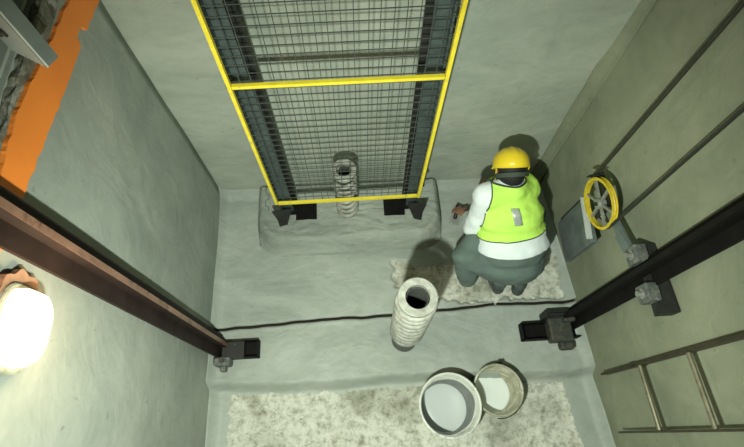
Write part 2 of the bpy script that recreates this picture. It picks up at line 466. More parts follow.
# ------------------------------------------------------------------ guide rails
def t_rail(bm_web, bm_fl, xw, s, yc, z0, z1, fw=0.13, d=0.09, tip=0.022):
    """xw = x of the back of the flange, s = direction of the blade"""
    box(bm_fl, (xw, yc - fw / 2, z0), (xw + s * 0.014, yc + fw / 2, z1))
    poly = [(xw + s * 0.014, yc - 0.008), (xw + s * 0.014, yc + 0.008), (xw + s * (d - 0.035), yc + 0.007), (xw + s * (d - 0.028), yc + tip / 2),
            (xw + s * (d - 0.001), yc + tip / 2), (xw + s * (d - 0.001), yc - tip / 2), (xw + s * (d - 0.028), yc - tip / 2), (xw + s * (d - 0.035), yc - 0.007)]
    if s < 0: poly = poly[::-1]
    prism(bm_web, poly, z0, z1)

def bolt(bm, c, d, r=0.012, h=0.014):
    rr = bmesh.ops.create_cone(bm, cap_ends=True, segments=6, radius1=r, radius2=r, depth=h)
    mt = Vector(d).to_track_quat('Z', 'Y').to_matrix().to_4x4(); mt.translation = Vector(c)
    bmesh.ops.transform(bm, matrix=mt, verts=rr['verts'])
    rr = bmesh.ops.create_cone(bm, cap_ends=True, segments=16, radius1=r * 1.7, radius2=r * 1.7, depth=0.003)
    mt.translation = Vector(c) - Vector(d).normalized() * h * 0.5
    bmesh.ops.transform(bm, matrix=mt, verts=rr['verts'])

def channel_stub(name, x0, x1, yc, z0, par, hw=0.057, h=0.075, t_=0.006, openend=1):
    bm = new()
    box(bm, (x0, yc - hw, z0), (x1, yc + hw, z0 + t_))
    box(bm, (x0, yc - hw, z0 + t_), (x1, yc - hw + t_, z0 + h))
    box(bm, (x0, yc + hw - t_, z0 + t_), (x1, yc + hw, z0 + h))
    xe = x1 if abs(x1) < abs(x0) else x0
    s = 1 if xe == x0 else -1
    box(bm, (xe, yc - hw, z0 + t_), (xe + s * t_, yc + hw, z0 + h))
    return link(name, bm, M['black'], par)

t = thing('guide_rail', 'brown steel guide rail with a highlight painted along its edge, running down the left wall', 'guide rail', (-0.98, 0.575, 0.03))
b1 = new(); b2 = new(); YL = 0.602
t_rail(b1, b2, -0.985, 1, YL, 0.02, 3.9, 0.155, 0.066, 0.026)
link('flange', b2, M['rail_brown'], t); link('blade', b1, M['rail_brown'], t)
bm = new(); box(bm, (-0.9195, YL - 0.0128, 0.02), (-0.918, YL + 0.0128, 3.9)); tag(link('blade_edge', bm, M['rail_edge'], t), 'rail edge with a painted highlight')
for zz in (0.35, 1.6, 3.0):
    bm = new(); box(bm, (-1.07, YL - 0.03, zz - 0.03), (-0.984, YL + 0.03, zz + 0.03)); link('wall_bracket', bm, M['rail_brown'], t)
channel_stub('base_channel', -1.0, -0.72, 0.575, 0.004, t)
bm = new(); box(bm, (-0.955, 0.515, 0.03), (-0.81, 0.625, 0.085), bevel=0.004); link('foot_block', bm, M['dark_steel'], t)
bm = new(); box(bm, (-1.0, 0.47, 0.005), (-0.895, 0.525, 0.11), bevel=0.012); box(bm, (-0.97, 0.44, 0.0), (-0.93, 0.48, 0.06), bevel=0.01); link('clamp', bm, M['clamp'], t)
for c_ in ((-0.94, 0.505, 0.125), (-0.87, 0.60, 0.09)):
    bm = new(); bolt(bm, c_, (0, 0, 1)); link('bolt', bm, M['clamp_dark'], t)

t = thing('guide_rail', 'thick black steel guide rail slanting across the right wall above the ladder', 'guide rail', (1.38, 0.61, 0.03))
b1 = new(); b2 = new(); YR = 0.652
t_rail(b1, b2, 1.40, -1, YR, 0.06, 3.9, 0.14, 0.10, 0.024)
link('flange', b2, M['rail_black'], t); link('blade', b1, M['rail_black'], t)
channel_stub('base_channel', 1.04, 1.42, 0.585, 0.004, t)
bm = new()
box(bm, (1.19, 0.655, 0.02), (1.42, 0.70, 0.14), bevel=0.004)
box(bm, (1.20, 0.66, 0.14), (1.40, 0.675, 0.17))
link('clamp_plate', bm, M['dark_steel'], t)
bm = new()
box(bm, (1.21, 0.50, 0.03), (1.36, 0.66, 0.12), bevel=0.012); box(bm, (1.27, 0.45, 0.02), (1.37, 0.51, 0.09), bevel=0.02)
box(bm, (1.30, 0.62, 0.09), (1.38, 0.67, 0.16), bevel=0.012)
link('clamp', bm, M['clamp_dark'], t)
for c_ in ((1.26, 0.60, 0.128), (1.30, 0.54, 0.128)):
    bm = new(); bolt(bm, c_, (0, 0, 1)); link('bolt', bm, M['clamp_dark'], t)
# wall bracket of the right rail
zb = 1.05
bm = new(); box(bm, (1.385, 0.45, zb - 0.04), (1.47, 0.80, zb + 0.03)); link('wall_bracket', bm, M['dark_steel'], t)
for yy in (0.752, 0.555):
    bm = new(); box(bm, (1.335, yy - 0.045, zb - 0.055), (1.398, yy + 0.045, zb + 0.045), bevel=0.008); cl = link('rail_clip', bm, M['clamp'], t)
    bm = new(); bolt(bm, (1.32, yy, zb), (-1, 0, 0), 0.015, 0.025); bb = link('bolt', bm, M['cast'], cl)

# ------------------------------------------------------------------ governor tension pulley
PC = Vector((1.30, 1.085, 0.965)); PR = 0.142; pa = 0.12
t = thing('tension_pulley', 'yellow-rimmed spoked pulley wheel on an arm with a grey weight, by the right wall', 'pulley', (1.33, 0.75, 1.0))
Wn = Vector((math.cos(pa), math.sin(pa), 0)); Wu = Vector((-math.sin(pa), math.cos(pa), 0)); Wz = Vector((0, 0, 1))
def wp(r, a, o=0): return PC + Wn * o + Wu * r * math.cos(a) + Wz * r * math.sin(a)
def wring(bm, prof, n=56):
    rings = []
    for k in range(n):
        a = 2 * PI * k / n; rings.append([bm.verts.new(wp(r, a, o)) for r, o in prof])
    m = len(prof)
    for k in range(n):
        a, b = rings[k], rings[(k + 1) % n]
        for i in range(m): bm.faces.new((a[i], a[(i + 1) % m], b[(i + 1) % m], b[i]))
bm = new(); wring(bm, [(PR - 0.014, -0.013), (PR + 0.002, -0.013), (PR + 0.002, -0.011), (PR - 0.006, -0.008), (PR + 0.000, 0.0), (PR - 0.006, 0.008), (PR + 0.002, 0.011), (PR + 0.002, 0.013), (PR - 0.014, 0.013)])
tag(link('wheel_rim', bm, M['wheel_y'], t, smooth=False), 'yellow painted wheel rim')
for k in range(6):
    a = 2 * PI * k / 6 + 0.35
    bm = new(); bar(bm, wp(0.02, a), wp(PR - 0.012, a), 0.014, 0.012, up=tuple(Wn)); link('spoke', bm, M['cast'], t)
bm = new(); wring(bm, [(0.002, -0.022), (0.026, -0.022), (0.030, -0.012), (0.030, 0.02), (0.002, 0.02)], 24); link('hub', bm, M['cast'], t)
bm = new(); r = bmesh.ops.create_cone(bm, cap_ends=True, segments=20, radius1=0.011, radius2=0.011, depth=0.085)
mt = Wn.to_track_quat('Z', 'Y').to_matrix().to_4x4(); mt.translation = PC + Wn * 0.012; bmesh.ops.transform(bm, matrix=mt, verts=r['verts']); link('axle', bm, M['dark_steel'], t)
# cheek plate behind the wheel + rope guard over the top
bm = new(); bar(bm, PC + Wn * 0.042 + Wu * 0.16 + Wz * 0.02, PC + Wn * 0.042 - Wu * 0.10 - Wz * 0.02, 0.10, 0.008, up=tuple(Wn)); link('cheek_plate', bm, M['dark_steel'], t)
bm = new()
for k in range(7):
    a0 = 0.10 + k * 0.09; bar(bm, wp(PR + 0.018, a0, 0.0), wp(PR + 0.018, a0 + 0.09, 0.0), 0.006, 0.05, up=tuple(Wn))
link('rope_guard', bm, M['dark_steel'], t)
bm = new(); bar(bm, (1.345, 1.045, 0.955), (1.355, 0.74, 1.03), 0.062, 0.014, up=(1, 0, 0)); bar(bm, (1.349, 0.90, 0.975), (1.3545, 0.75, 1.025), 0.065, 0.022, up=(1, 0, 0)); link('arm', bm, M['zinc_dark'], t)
bm = new(); bar(bm, (1.315, 1.217, 0.775), (1.30, 0.962, 0.755), 0.032, 0.012, up=(0, 0, 1)); tag(link('mounting_strap', bm, M['zinc'], t), 'pale steel strap above the weight')
bm = new(); box(bm, (-0.018, -0.135, -0.20), (0.018, 0.135, 0.20), bevel=0.004)
bmesh.ops.transform(bm, matrix=Matrix.Translation((1.325, 1.085, 0.565)) @ Matrix.Rotation(0.05, 4, 'X') , verts=bm.verts)
link('weight_block', bm, M['weight'], t)
bm = new(); bar(bm, PC + Wn * 0.045 - Wz * 0.18, PC + Wn * 0.045, 0.05, 0.008, up=tuple(Wn)); link('hanger', bm, M['dark_steel'], t)

# rope round the wheel, with a second thin strand drawn close beside it
for off, lab in ((-0.008, 'thin dark rope round the yellow pulley, the upper of each close pair of strands'), (0.008, 'thin dark strand beside the rope round the yellow pulley, the lower of each close pair')):
    pts = []
    for z in (3.9, 3.2, 2.5, 1.8, 1.3): pts.append(PC + Wn * off * 1.15 + Wu * (PR - 0.001) + Wz * (z - PC.z))
    for k in range(0, 25): pts.append(wp(PR - 0.001, -PI * k / 24, off))
    for z in (1.3, 1.8, 2.5, 3.2, 3.9): pts.append(PC + Wn * off - Wu * (PR - 0.001) + Wz * (z - PC.z))
    bm = new(); tube(bm, pts, 0.0042, 8)
    tag(link('governor_rope', bm, M['rope'], smooth=True), lab, 'rope', 'ropes round the yellow pulley')

# ------------------------------------------------------------------ ladder
t = thing('wall_ladder', 'brown metal ladder fixed to the right wall in the lower right corner', 'ladder', (1.43, 0.11, 0.25))
bm = new(); box(bm, (1.405, 0.262, 0.265), (1.455, 0.274, 3.6)); link('side_rail', bm, M['ladder'], t)
bm = new(); box(bm, (1.41, -0.062, 0.30), (1.45, -0.052, 3.6)); link('side_rail', bm, M['ladder'], t)
z = 0.71; k = 0
while z < 3.5:
    bm = new(); tube(bm, [(1.425, -0.052, z), (1.425, 0.262, z - 0.02)], 0.0115, 12); link('rung', bm, M['rung'], t)
    z += 0.425
for zz in (0.62, 1.95, 3.2):
    for yy, d in ((0.268, 1), (-0.057, -1)):
        bm = new(); box(bm, (1.45, yy - 0.003, zz - 0.02), (1.515, yy + 0.003, zz + 0.02)); link('wall_clip', bm, M['ladder'], t)
bm = new(); bar(bm, (1.405, 0.268, 0.60), (1.405, 0.268, 0.66), 0.02, 0.012); link('rail_joint', bm, M['ladder'], t)

# ------------------------------------------------------------------ bulkhead lamp on the left wall
LC = Vector((-1.045, 0.345, 1.905))
t = thing('bulkhead_lamp', 'glowing warm white bulkhead lamp on the left wall at the left edge of the photo', 'lamp', tuple(LC))
def lamp_shell(bm, hy, hz, x0, x1, infl):
    prof = []
    n = 40
    def outline(k, s):
        a = 2 * PI * k / n; c, si = math.cos(a), math.sin(a)
        p = 3.2
        r = (abs(c) ** p + abs(si) ** p) ** (-1 / p)
        return hy * s * r * c, hz * s * r * si
    rings = []
    for x, s in infl:
        rings.append([bm.verts.new((x, *outline(k, s))) for k in range(n)])
    for a, b in zip(rings, rings[1:]):
        for k in range(n): bm.faces.new((a[k], a[(k + 1) % n], b[(k + 1) % n], b[k]))
    bm.faces.new(rings[0][::-1]); bm.faces.new(rings[-1])
lrot = Matrix.Translation(LC) @ Matrix.Rotation(math.radians(0), 4, 'X')
bm = new(); lamp_shell(bm, 0.128, 0.088, 0, 0, [(-0.0, 1.0), (0.03, 1.0), (0.034, 0.96)])
bmesh.ops.transform(bm, matrix=lrot, verts=bm.verts); link('back_plate', bm, M['tub_dirty'], t)
bm = new(); pl_ = []
for k in range(44):
    a = 2 * PI * k / 44; pl_.append((0.105 * math.cos(a) * (1 + 0.07 * math.sin(9 * a)), 0.095 * math.sin(a) * (1 + 0.07 * math.sin(9 * a))))
f_ = [bm.verts.new((0.0, a_ + 0.065, b_)) for a_, b_ in pl_]; g_ = [bm.verts.new((0.022, a_ + 0.065, b_)) for a_, b_ in pl_]
for k in range(44): bm.faces.new((f_[k], f_[(k + 1) % 44], g_[(k + 1) % 44], g_[k]))
bm.faces.new(f_[::-1]); bm.faces.new(g_)
bmesh.ops.transform(bm, matrix=lrot, verts=bm.verts); tag(link('mounting_block', bm, M['brown'], t), 'scalloped brown mounting block')
bm = new(); lamp_shell(bm, 0.112, 0.074, 0, 0, [(0.034, 1.0), (0.06, 0.98), (0.085, 0.88), (0.10, 0.66), (0.104, 0.35)])
bmesh.ops.transform(bm, matrix=lrot, verts=bm.verts); tag(link('glass_cover', bm, M['lamp'], t, smooth=True), 'glowing glass cover')
light('lamp_bulb', 'POINT', (LC.x + 0.16, LC.y, LC.z), 5.0, (1.0, 0.72, 0.42), 0.06)
bpy.data.objects['lamp_bulb'].parent = t; bpy.data.objects['lamp_bulb'].location = (0.16, 0, 0)

# ------------------------------------------------------------------ plinth
bm = new()
nxp, nyp = 90, 34
x0, x1, y0, y1 = -0.75, 0.585, 1.225, 1.74
G = []
for i in range(nxp + 1):
    row = []
    for j in range(nyp + 1):
        x = x0 + (x1 - x0) * i / nxp; y = y0 + (y1 - y0) * j / nyp
        fy = y0 + 0.055 + 0.012 * math.sin(x * 6)
        e = min(1.0, max(0.0, (x - x0) / 0.10)) ; e2 = min(1.0, max(0.0, (x1 - x) / 0.10))
        # rounded ends: the corner radius in plan
        hx = sstep(0, 1, e) * sstep(0, 1, e2)
        cr = 0.19
        dxc = max(0, (x0 + cr) - x, x - (x1 - cr)); dyc = max(0, (fy + cr) - y)
        dist = cr - math.hypot(dxc, dyc)
        h = sstep(-0.075, 0.05, dist)
        # front slope, raised lip at the ends
        z = 0.13 * h + 0.018 * math.exp(-((dist - 0.03) / 0.03) ** 2) * (1 if dxc > 0.02 else 0.25)
        z += (0.007 * fbm(x, y, 9) + 0.003 * fbm(x, y, 28)) * h
        row.append(bm.verts.new((x, y, max(z, 0.0) - 0.0 + (0.012 if h > 0.02 else -0.005))))
    G.append(row)
for i in range(nxp):
    for j in range(nyp): bm.faces.new((G[i][j], G[i + 1][j], G[i + 1][j + 1], G[i][j + 1]))
edge = [G[i][0] for i in range(nxp + 1)] + [G[nxp][j] for j in range(1, nyp + 1)] + [G[i][nyp] for i in range(nxp - 1, -1, -1)] + [G[0][j] for j in range(nyp - 1, 0, -1)]
low = [bm.verts.new((v.co.x, v.co.y, -0.02)) for v in edge]
for k in range(len(edge)): bm.faces.new((edge[k], low[k], low[(k + 1) % len(edge)], edge[(k + 1) % len(edge)]))
bm.faces.new(low)
tag(link('plastered_plinth', bm, M['plinth'], smooth=True), 'low rounded plaster plinth against the back wall under the mesh screen', 'plinth')

# ------------------------------------------------------------------ counterweight rails
PZ = 0.135
for s, xc, lab in ((1, -0.552, 'blue-grey steel rail standing behind the left side of the mesh screen'), (-1, 0.405, 'blue-grey steel rail standing behind the right side of the mesh screen')):
    t = thing('counterweight_rail', lab, 'rail', (xc, 1.52, PZ), 'steel rails behind the mesh screen')
    bm = new(); box(bm, (xc - 0.003 * s, 1.475, PZ + 0.01), (xc + 0.006 * s, 1.57, 3.9)); link('flange', bm, M['cwt_rail'], t)
    bm = new(); box(bm, (xc + 0.006 * s, 1.515, PZ + 0.01), (xc + 0.075 * s, 1.528, 3.9)); link('blade', bm, M['cwt_rail'], t)
    bm = new(); box(bm, (xc - 0.003 * s, 1.578, PZ + 0.01), (xc + 0.10 * s, 1.59, 3.9)); link('backing_angle', bm, M['dark_steel'], t)
    # twisted foot gusset
    bm = new()
    p = [(xc - 0.03 * s, 1.405, PZ - 0.004), (xc + 0.02 * s, 1.42, PZ - 0.004), (xc + 0.075 * s, 1.46, 0.30), (xc - 0.05 * s, 1.43, 0.34), (xc - 0.035 * s, 1.43, 0.22)]
    f = [bm.verts.new(q) for q in p]; g = [bm.verts.new((q[0], q[1] + 0.012, q[2])) for q in p]
    for i in range(5): bm.faces.new((f[i], f[(i + 1) % 5], g[(i + 1) % 5], g[i]))
    bm.faces.new(f[::-1]); bm.faces.new(g); link('gusset', bm, M['dark_steel'], t)
    for zz in (1.75, 3.0):
        bm = new(); box(bm, (xc - 0.045, 1.59, zz - 0.03), (xc + 0.045, YB + 0.012, zz + 0.03)); link('wall_bracket', bm, M['dark_steel'], t)
    bm = new(); box(bm, (xc + 0.085 * s, 1.455, PZ - 0.01), (xc + 0.235 * s, 1.58, PZ + 0.02)); 
    box(bm, (xc - 0.02 * s, 1.50, PZ - 0.01), (xc + 0.10 * s, 1.575, PZ + 0.035)); link('base_plate', bm, M['black'], t)

# ------------------------------------------------------------------ mesh screen
t = thing('mesh_screen', 'tall wire mesh screen in a yellow steel frame along the back wall', 'mesh screen', (-0.07, 1.42, 0.49))
YM = 1.42; ML, MR = -0.541, 0.383; MZ0, MZ1 = 0.495, 3.85
def fx(z, side):  # frame edges (leaning out very slightly on the right)
    return ML + (0.0) * (z - 0.5) if side < 0 else MR + 0.022 * (z - 0.5)
fb = 0.011
for side in (-1, 1):
    bm = new(); bar(bm, (fx(MZ0, side), YM, MZ0), (fx(MZ1, side), YM, MZ1), 0.017, 0.02, up=(0, 1, 0)); link('frame_upright', bm, M['yellow'], t)
for zz, rise in ((0.495, 0.012), (1.635, 0.006), (2.75, 0.0), (3.84, 0.0)):
    bm = new(); bar(bm, (fx(zz, -1) + fb, YM, zz), (fx(zz, 1) - fb, YM, zz + rise), 0.018, 0.018, up=(0, 1, 0)); link('frame_bar', bm, M['yellow'], t)
bm = new()
def wire(a, b, r=0.0024):
    tube(bm, [a, b], r, 4, caps=False)
nv = 19
for i in range(1, nv):
    u = i / nv
    if i in (6, 12): u += 0.008
    q = random.uniform(-.004, .004)
    wire((ML + (MR - ML) * u + q, YM + 0.012, MZ0 + 0.002), (ML + (fx(MZ1, 1) - ML) * u, YM + 0.012, MZ1 - 0.002))
z = MZ0 + 0.04
while z < MZ1:
    q = random.uniform(-.005, .005)
    wire((ML + 0.004, YM + 0.0165, z), (fx(z, 1) - 0.004, YM + 0.0165, z + q + 0.006)); z += 0.0505
link('wire_mesh', bm, M['wire'], t)
for side, zz in ((-1, 0.60), (1, 0.62), (-1, 1.62), (1, 1.62)):
    bm = new(); x = fx(zz, side); xc = -0.552 if side < 0 else 0.405
    box(bm, (min(x, xc) - 0.008, YM + 0.012, zz - 0.015), (max(x, xc) + 0.008, 1.47, zz + 0.015)); link('fixing_clip', bm, M['dark_steel'], t)
bm = new(); tube(bm, [(-0.575, YM - .005, 0.585), (-0.60, YM - .02, 0.57), (-0.605, YM - .03, 0.53), (-0.59, YM - .03, 0.50), (-0.60, YM - .035, 0.47)], 0.0022, 5)
bm2 = bm; link('tie_wire', bm2, M['wire'], t)

# ------------------------------------------------------------------ spring buffers
def buffer(c, h, R, label, turns, base_h, rbase, cap_r, z0, wr_, hole=True):
    t = thing('spring_buffer', label, 'spring buffer', (c[0], c[1], z0), 'spring buffers on the pit floor')
    bm = new(); lathe(bm, [(rbase + 0.004, 0), (rbase + 0.004, 0.012), (rbase, 0.014), (rbase, base_h), (rbase * 0.66, base_h + 0.004), (rbase * 0.66, h - 0.03), (rbase * 0.63, h - 0.03), (rbase * 0.63, base_h - 0.02)], 36, (c[0], c[1], z0), cap0=True, cap1=True)
    link('inner_tube', bm, M['spring_dark'], t, smooth=False)
    bm = new(); pts = []; N = int(turns * 28)
    for k in range(N + 1):
        u = k / N; a = 2 * PI * turns * u
        pts.append((c[0] + (R - wr_) * math.cos(a), c[1] + (R - wr_) * math.sin(a), z0 + base_h - 0.04 + wr_ + (h - base_h - 0.005 - 2 * wr_) * u))
    tube(bm, pts, wr_, 8); link('coil_spring', bm, M['spring'], t, smooth=True)
    bm = new()
    lathe(bm, [(cap_r * 0.61, h - 0.035), (cap_r * 0.97, h - 0.035), (cap_r, h - 0.028), (cap_r, h - 0.003), (cap_r * 0.96, h), (cap_r * 0.62, h), (cap_r * 0.61, h - 0.006), (cap_r * 0.61, h - 0.035)], 40, (c[0], c[1], z0))
    bmesh.ops.remove_doubles(bm, verts=bm.verts, dist=1e-5)
    link('top_ring', bm, M['spring'], t, smooth=False)
    return t
buffer((0.25, 0.59), 1.09, 0.106, 'tall pale coil spring buffer standing alone in the middle of the pit floor', 9.0, 0.28, 0.080, 0.096, 0.0, 0.019)
buffer((-0.09, 1.51), 0.60, 0.078, 'shorter coil spring buffer standing behind the mesh screen', 7.5, 0.03, 0.055, 0.078, PZ, 0.015)

# ------------------------------------------------------------------ buckets
def bucket(c, r0, r1, h, zliq, mat, liq, name, label, cat, wall=0.006, knob=False, rim_mat=None, slurry_name='slurry'):
    zb = -0.103
    t = thing(name, label, cat, (c[0], c[1], zb))
    bm = new()
    lathe(bm, [(r0 - 0.01, 0), (r0, 0.006), (r1, h - 0.012), (r1 + 0.008, h - 0.012), (r1 + 0.009, h - 0.002), (r1, h + 0.001), (r1 - wall, h - 0.004), (r0 - wall, 0.01)], 56, (c[0], c[1], zb), cap0=True, cap1=True)
    link('tub_wall' if name == 'mixing_tub' else 'bucket_wall', bm, mat, t, smooth=True)
    rl = r0 - wall + (r1 - r0) * (zliq - zb) / h - 0.0005
    bm = new(); lathe(bm, [(rl * 0.98, zliq - 0.02), (rl, zliq - 0.002), (rl * 0.97, zliq), (rl * 0.4, zliq + 0.001)], 48, (c[0], c[1], 0), cap0=True, cap1=True)
    s = link(slurry_name, bm, liq, None, smooth=True)
    if name == 'mixing_tub':
        bm = new(); hc_ = h * 0.62
        za = zliq - zb + 0.002
        def rr_(z): return r0 - wall + (r1 - r0) * z / h - 0.0022
        lathe(bm, [(rr_(za) , za), (rr_(hc_), hc_), (rr_(hc_) + 0.002, hc_ + 0.004), (rr_(za) + 0.002, za)], 64, (c[0], c[1], zb))
        for v_ in bm.verts:
            if v_.co.z > zb + hc_ - 0.02:
                a_ = math.atan2(v_.co.y - c[1], v_.co.x - c[0]); dz = 0.03 * math.sin(2.1 * a_ + 1) + 0.008 * math.sin(7 * a_)
                k_ = (r1 - r0) / h * dz / math.hypot(v_.co.x - c[0], v_.co.y - c[1])
                v_.co.z += dz; v_.co.x += (v_.co.x - c[0]) * k_; v_.co.y += (v_.co.y - c[1]) * k_
        link('slurry_coating', bm, M['coat'], t, smooth=True)
    return t, s
t, s = bucket((0.478, 0.146), 0.158, 0.180, 0.34, -0.075, M['tub'], M['mix_grey'], 'mixing_tub', 'larger round white tub of grey slurry on the bare floor in front of the spring', 'tub')
tag(s, 'smooth grey cement slurry filling the bottom of the larger white tub', 'slurry', kind=None)
s['category'] = 'cement slurry'
t, s2 = bucket((0.800, 0.222), 0.128, 0.148, 0.26, -0.065, M['tub_dirty'], M['mix_white'], 'bucket', 'smaller dirty olive bucket with a black handle lug, right of the larger tub', 'bucket', wall=0.005, slurry_name='slurry')
tag(s2, 'pale slurry pooled in the smaller dirty bucket', 'cement slurry')
# bail lug and wire handle of the small bucket
hc = (0.800, 0.222)
bm = new(); a = 1.35
p = (hc[0] + 0.158 * math.cos(a), hc[1] + 0.158 * math.sin(a))
box(bm, (p[0] - 0.018, p[1] - 0.012, 0.115), (p[0] + 0.018, p[1] + 0.014, 0.152), bevel=0.004)
tag(link('handle_lug', bm, M['black'], t), 'black handle lug')
bm = new(); pts = []
for k in range(29):
    a = 1.35 - PI * k / 28 * 0.98
    pts.append((hc[0] + 0.166 * math.cos(a), hc[1] + 0.166 * math.sin(a), 0.135 - 0.035 * math.sin(PI * k / 28)))
tube(bm, pts, 0.0028, 6); link('wire_handle', bm, M['black'], t, smooth=True)

# ------------------------------------------------------------------ the worker
def capsule(bm, a, b, r0, r1, n=14):
    a = Vector(a); b = Vector(b); d = b - a; L = max(d.length, 1e-5); z = d / L
    x = z.orthogonal().normalized(); y = z.cross(x); rings = []
    for k in range(1, 5):
        an = PI / 2 * k / 5; rings.append((a - z * r0 * math.cos(an), r0 * math.sin(an)))
    rings.append((a, r0)); 
    for k in range(1, 6): rings.append((a.lerp(b, k / 6), r0 + (r1 - r0) * k / 6))
    rings.append((b, r1))
    for k in range(4, 0, -1):
        an = PI / 2 * k / 5; rings.append((b + z * r1 * math.cos(an), r1 * math.sin(an)))
    R = [[bm.verts.new(p + rr * (math.cos(2 * PI * i / n) * x + math.sin(2 * PI * i / n) * y)) for i in range(n)] for p, rr in rings]
    for p, q in zip(R, R[1:]):
        for i in range(n): bm.faces.new((p[i], p[(i + 1) % n], q[(i + 1) % n], q[i]))
    bm.faces.new(R[0][::-1]); bm.faces.new(R[-1])
def ellip(bm, c, r, rot=None):
    q = bmesh.ops.create_uvsphere(bm, u_segments=20, v_segments=12, radius=1.0)
    bmesh.ops.scale(bm, vec=r, verts=q['verts'])
    if rot is not None: bmesh.ops.rotate(bm, cent=(0, 0, 0), matrix=rot, verts=q['verts'])
    bmesh.ops.translate(bm, vec=c, verts=q['verts'])
def remesh(name, bm, mat, parent, voxel=0.012, smooth=4, wr=0.0, wscale=12, post=None):
    me = bpy.data.meshes.new('tmp'); bmesh.ops.recalc_face_normals(bm, faces=bm.faces); bm.to_mesh(me); bm.free()
    o = bpy.data.objects.new('tmp', me); C.objects.link(o)
    m = o.modifiers.new('r', 'REMESH'); m.mode = 'VOXEL'; m.voxel_size = voxel
    m = o.modifiers.new('s', 'SMOOTH'); m.factor = 0.6; m.iterations = smooth
    dg = bpy.context.evaluated_depsgraph_get(); dg.update()
    me2 = bpy.data.meshes.new_from_object(o.evaluated_get(dg))
    bpy.data.objects.remove(o)
    b = new(); b.from_mesh(me2); bpy.data.meshes.remove(me2)
    if wr:
        b.normal_update()
        for v in b.verts:
            p = v.co
            k = noise.fractal(Vector((p.x * wscale * 0.6, p.y * wscale * 0.9, p.z * wscale)), 1.0, 2.0, 3)
            r_ = noise.noise(Vector((p.x * wscale * 0.5 + 9, (p.y + p.z) * wscale * 1.3, p.z * 3)))
            v.co = p + v.normal * wr * (k + 0.8 * r_)
    if post: b = post(b)
    return link(name, b, mat, parent, smooth=True)

PEL = Vector((0.965, 1.00, 0.30)); CH = Vector((0.915, 1.25, 0.60)); NK = Vector((0.91, 1.345, 0.765))
SL = Vector((0.765, 1.285, 0.70)); SR = Vector((1.02, 1.35, 0.64))
EL = Vector((0.735, 1.205, 0.42)); WL = Vector((0.765, 1.425, 0.17))
ER = Vector((1.07, 1.52, 0.46)); WR = Vector((0.98, 1.60, 0.30))
HD = Vector((0.908, 1.405, 0.815))
HPL = Vector((0.86, 1.00, 0.29)); KL = Vector((0.655, 1.03, 0.37)); AL = Vector((0.735, 0.96, 0.10))
HPR = Vector((1.06, 1.01, 0.29)); KR = Vector((1.15, 1.30, 0.40)); AR = Vector((1.05, 0.97, 0.11))

t = thing('person', 'crouching worker in a yellow helmet, lime vest, white shirt and dark trousers, troweling the floor', 'person', (0.95, 1.0, 0.0))
# body: one continuous mesh
bm = new()
capsule(bm, PEL, CH, 0.125, 0.14); capsule(bm, CH, NK, 0.13, 0.055); capsule(bm, SL, SR, 0.06, 0.06)
capsule(bm, NK, HD, 0.055, 0.06); ellip(bm, HD, (0.074, 0.092, 0.094))
capsule(bm, HD + Vector((0, 0.09, -0.02)), HD + Vector((0, 0.105, -0.045)), 0.012, 0.014)   # nose
for sx in (-1, 1): ellip(bm, HD + Vector((sx * 0.08, -0.005, -0.01)), (0.012, 0.02, 0.03))
for a, b, c in ((SL, EL, WL), (SR, ER, WR)):
    capsule(bm, a, b, 0.052, 0.042); capsule(bm, b, c, 0.04, 0.027)
for a, b, c in ((HPL, KL, AL), (HPR, KR, AR)):
    capsule(bm, a, b, 0.085, 0.06); capsule(bm, b, c, 0.055, 0.04)
def hand(bm, wrist, fwd, side, up, curl):
    fwd = fwd.normalized(); side = side.normalized(); up = up.normalized()
    palm = wrist + fwd * 0.055
    rot = Matrix((side, fwd, up)).transposed()
    ellip(bm, palm, (0.040, 0.052, 0.016), rot); capsule(bm, wrist, wrist + fwd * 0.03, 0.024, 0.024, 10)
    for i, (o, L) in enumerate(((-0.030, 0.062), (-0.010, 0.072), (0.010, 0.068), (0.029, 0.052))):
        p = palm + side * o + fwd * 0.042; d = fwd
        for j in range(3):
            ang = curl * (j + 0.6); d2 = (fwd * math.cos(ang) - up * math.sin(ang)).normalized()
            q = p + d2 * L * (0.45, 0.32, 0.23)[j]
            capsule(bm, p, q, 0.0088 - 0.0008 * j, 0.0082 - 0.0008 * j, 8); p = q
    p = palm - side * 0.034 - fwd * 0.015
    q = p - side * 0.022 + fwd * 0.028 - up * 0.012; capsule(bm, p, q, 0.011, 0.010, 8)
    capsule(bm, q, q + fwd * 0.026 - up * 0.016 + side * 0.010, 0.010, 0.0085, 8)
hand(bm, WL, Vector((-0.42, 0.50, -0.42)), Vector((-0.75, -0.6, 0.0)), Vector((-0.2, 0.25, 0.9)), 0.55)
hand(bm, WR, Vector((-0.7, 0.3, -0.5)), Vector((0.3, 0.9, 0.0)), Vector((-0.5, 0.1, 0.8)), 0.4)
remesh('body', bm, M['skin'], t, 0.0055, 2)

# trousers
def cut(b, co, no):
    bmesh.ops.bisect_plane(b, geom=b.verts[:] + b.edges[:] + b.faces[:], plane_co=co, plane_no=no, clear_outer=True)
    return b
bm = new()
ellip(bm, PEL + Vector((0.015, -0.005, 0.005)), (0.215, 0.150, 0.150))
ellip(bm, PEL + Vector((-0.005, 0.04, 0.12)), (0.205, 0.14, 0.13))
ellip(bm, PEL + Vector((0.06, -0.045, -0.04)), (0.15, 0.10, 0.10))
ellip(bm, Vector((0.985, 1.06, 0.40)), (0.212, 0.12, 0.09))
capsule(bm, HPL, KL, 0.125, 0.080); capsule(bm, KL, Vector((0.715, 0.965, 0.13)), 0.080, 0.070)
capsule(bm, Vector((0.67, 1.06, 0.36)), Vector((0.745, 1.12, 0.40)), 0.075, 0.08)
capsule(bm, HPR, KR, 0.125, 0.085); capsule(bm, KR, AR + Vector((0, 0, .03)), 0.08, 0.062)
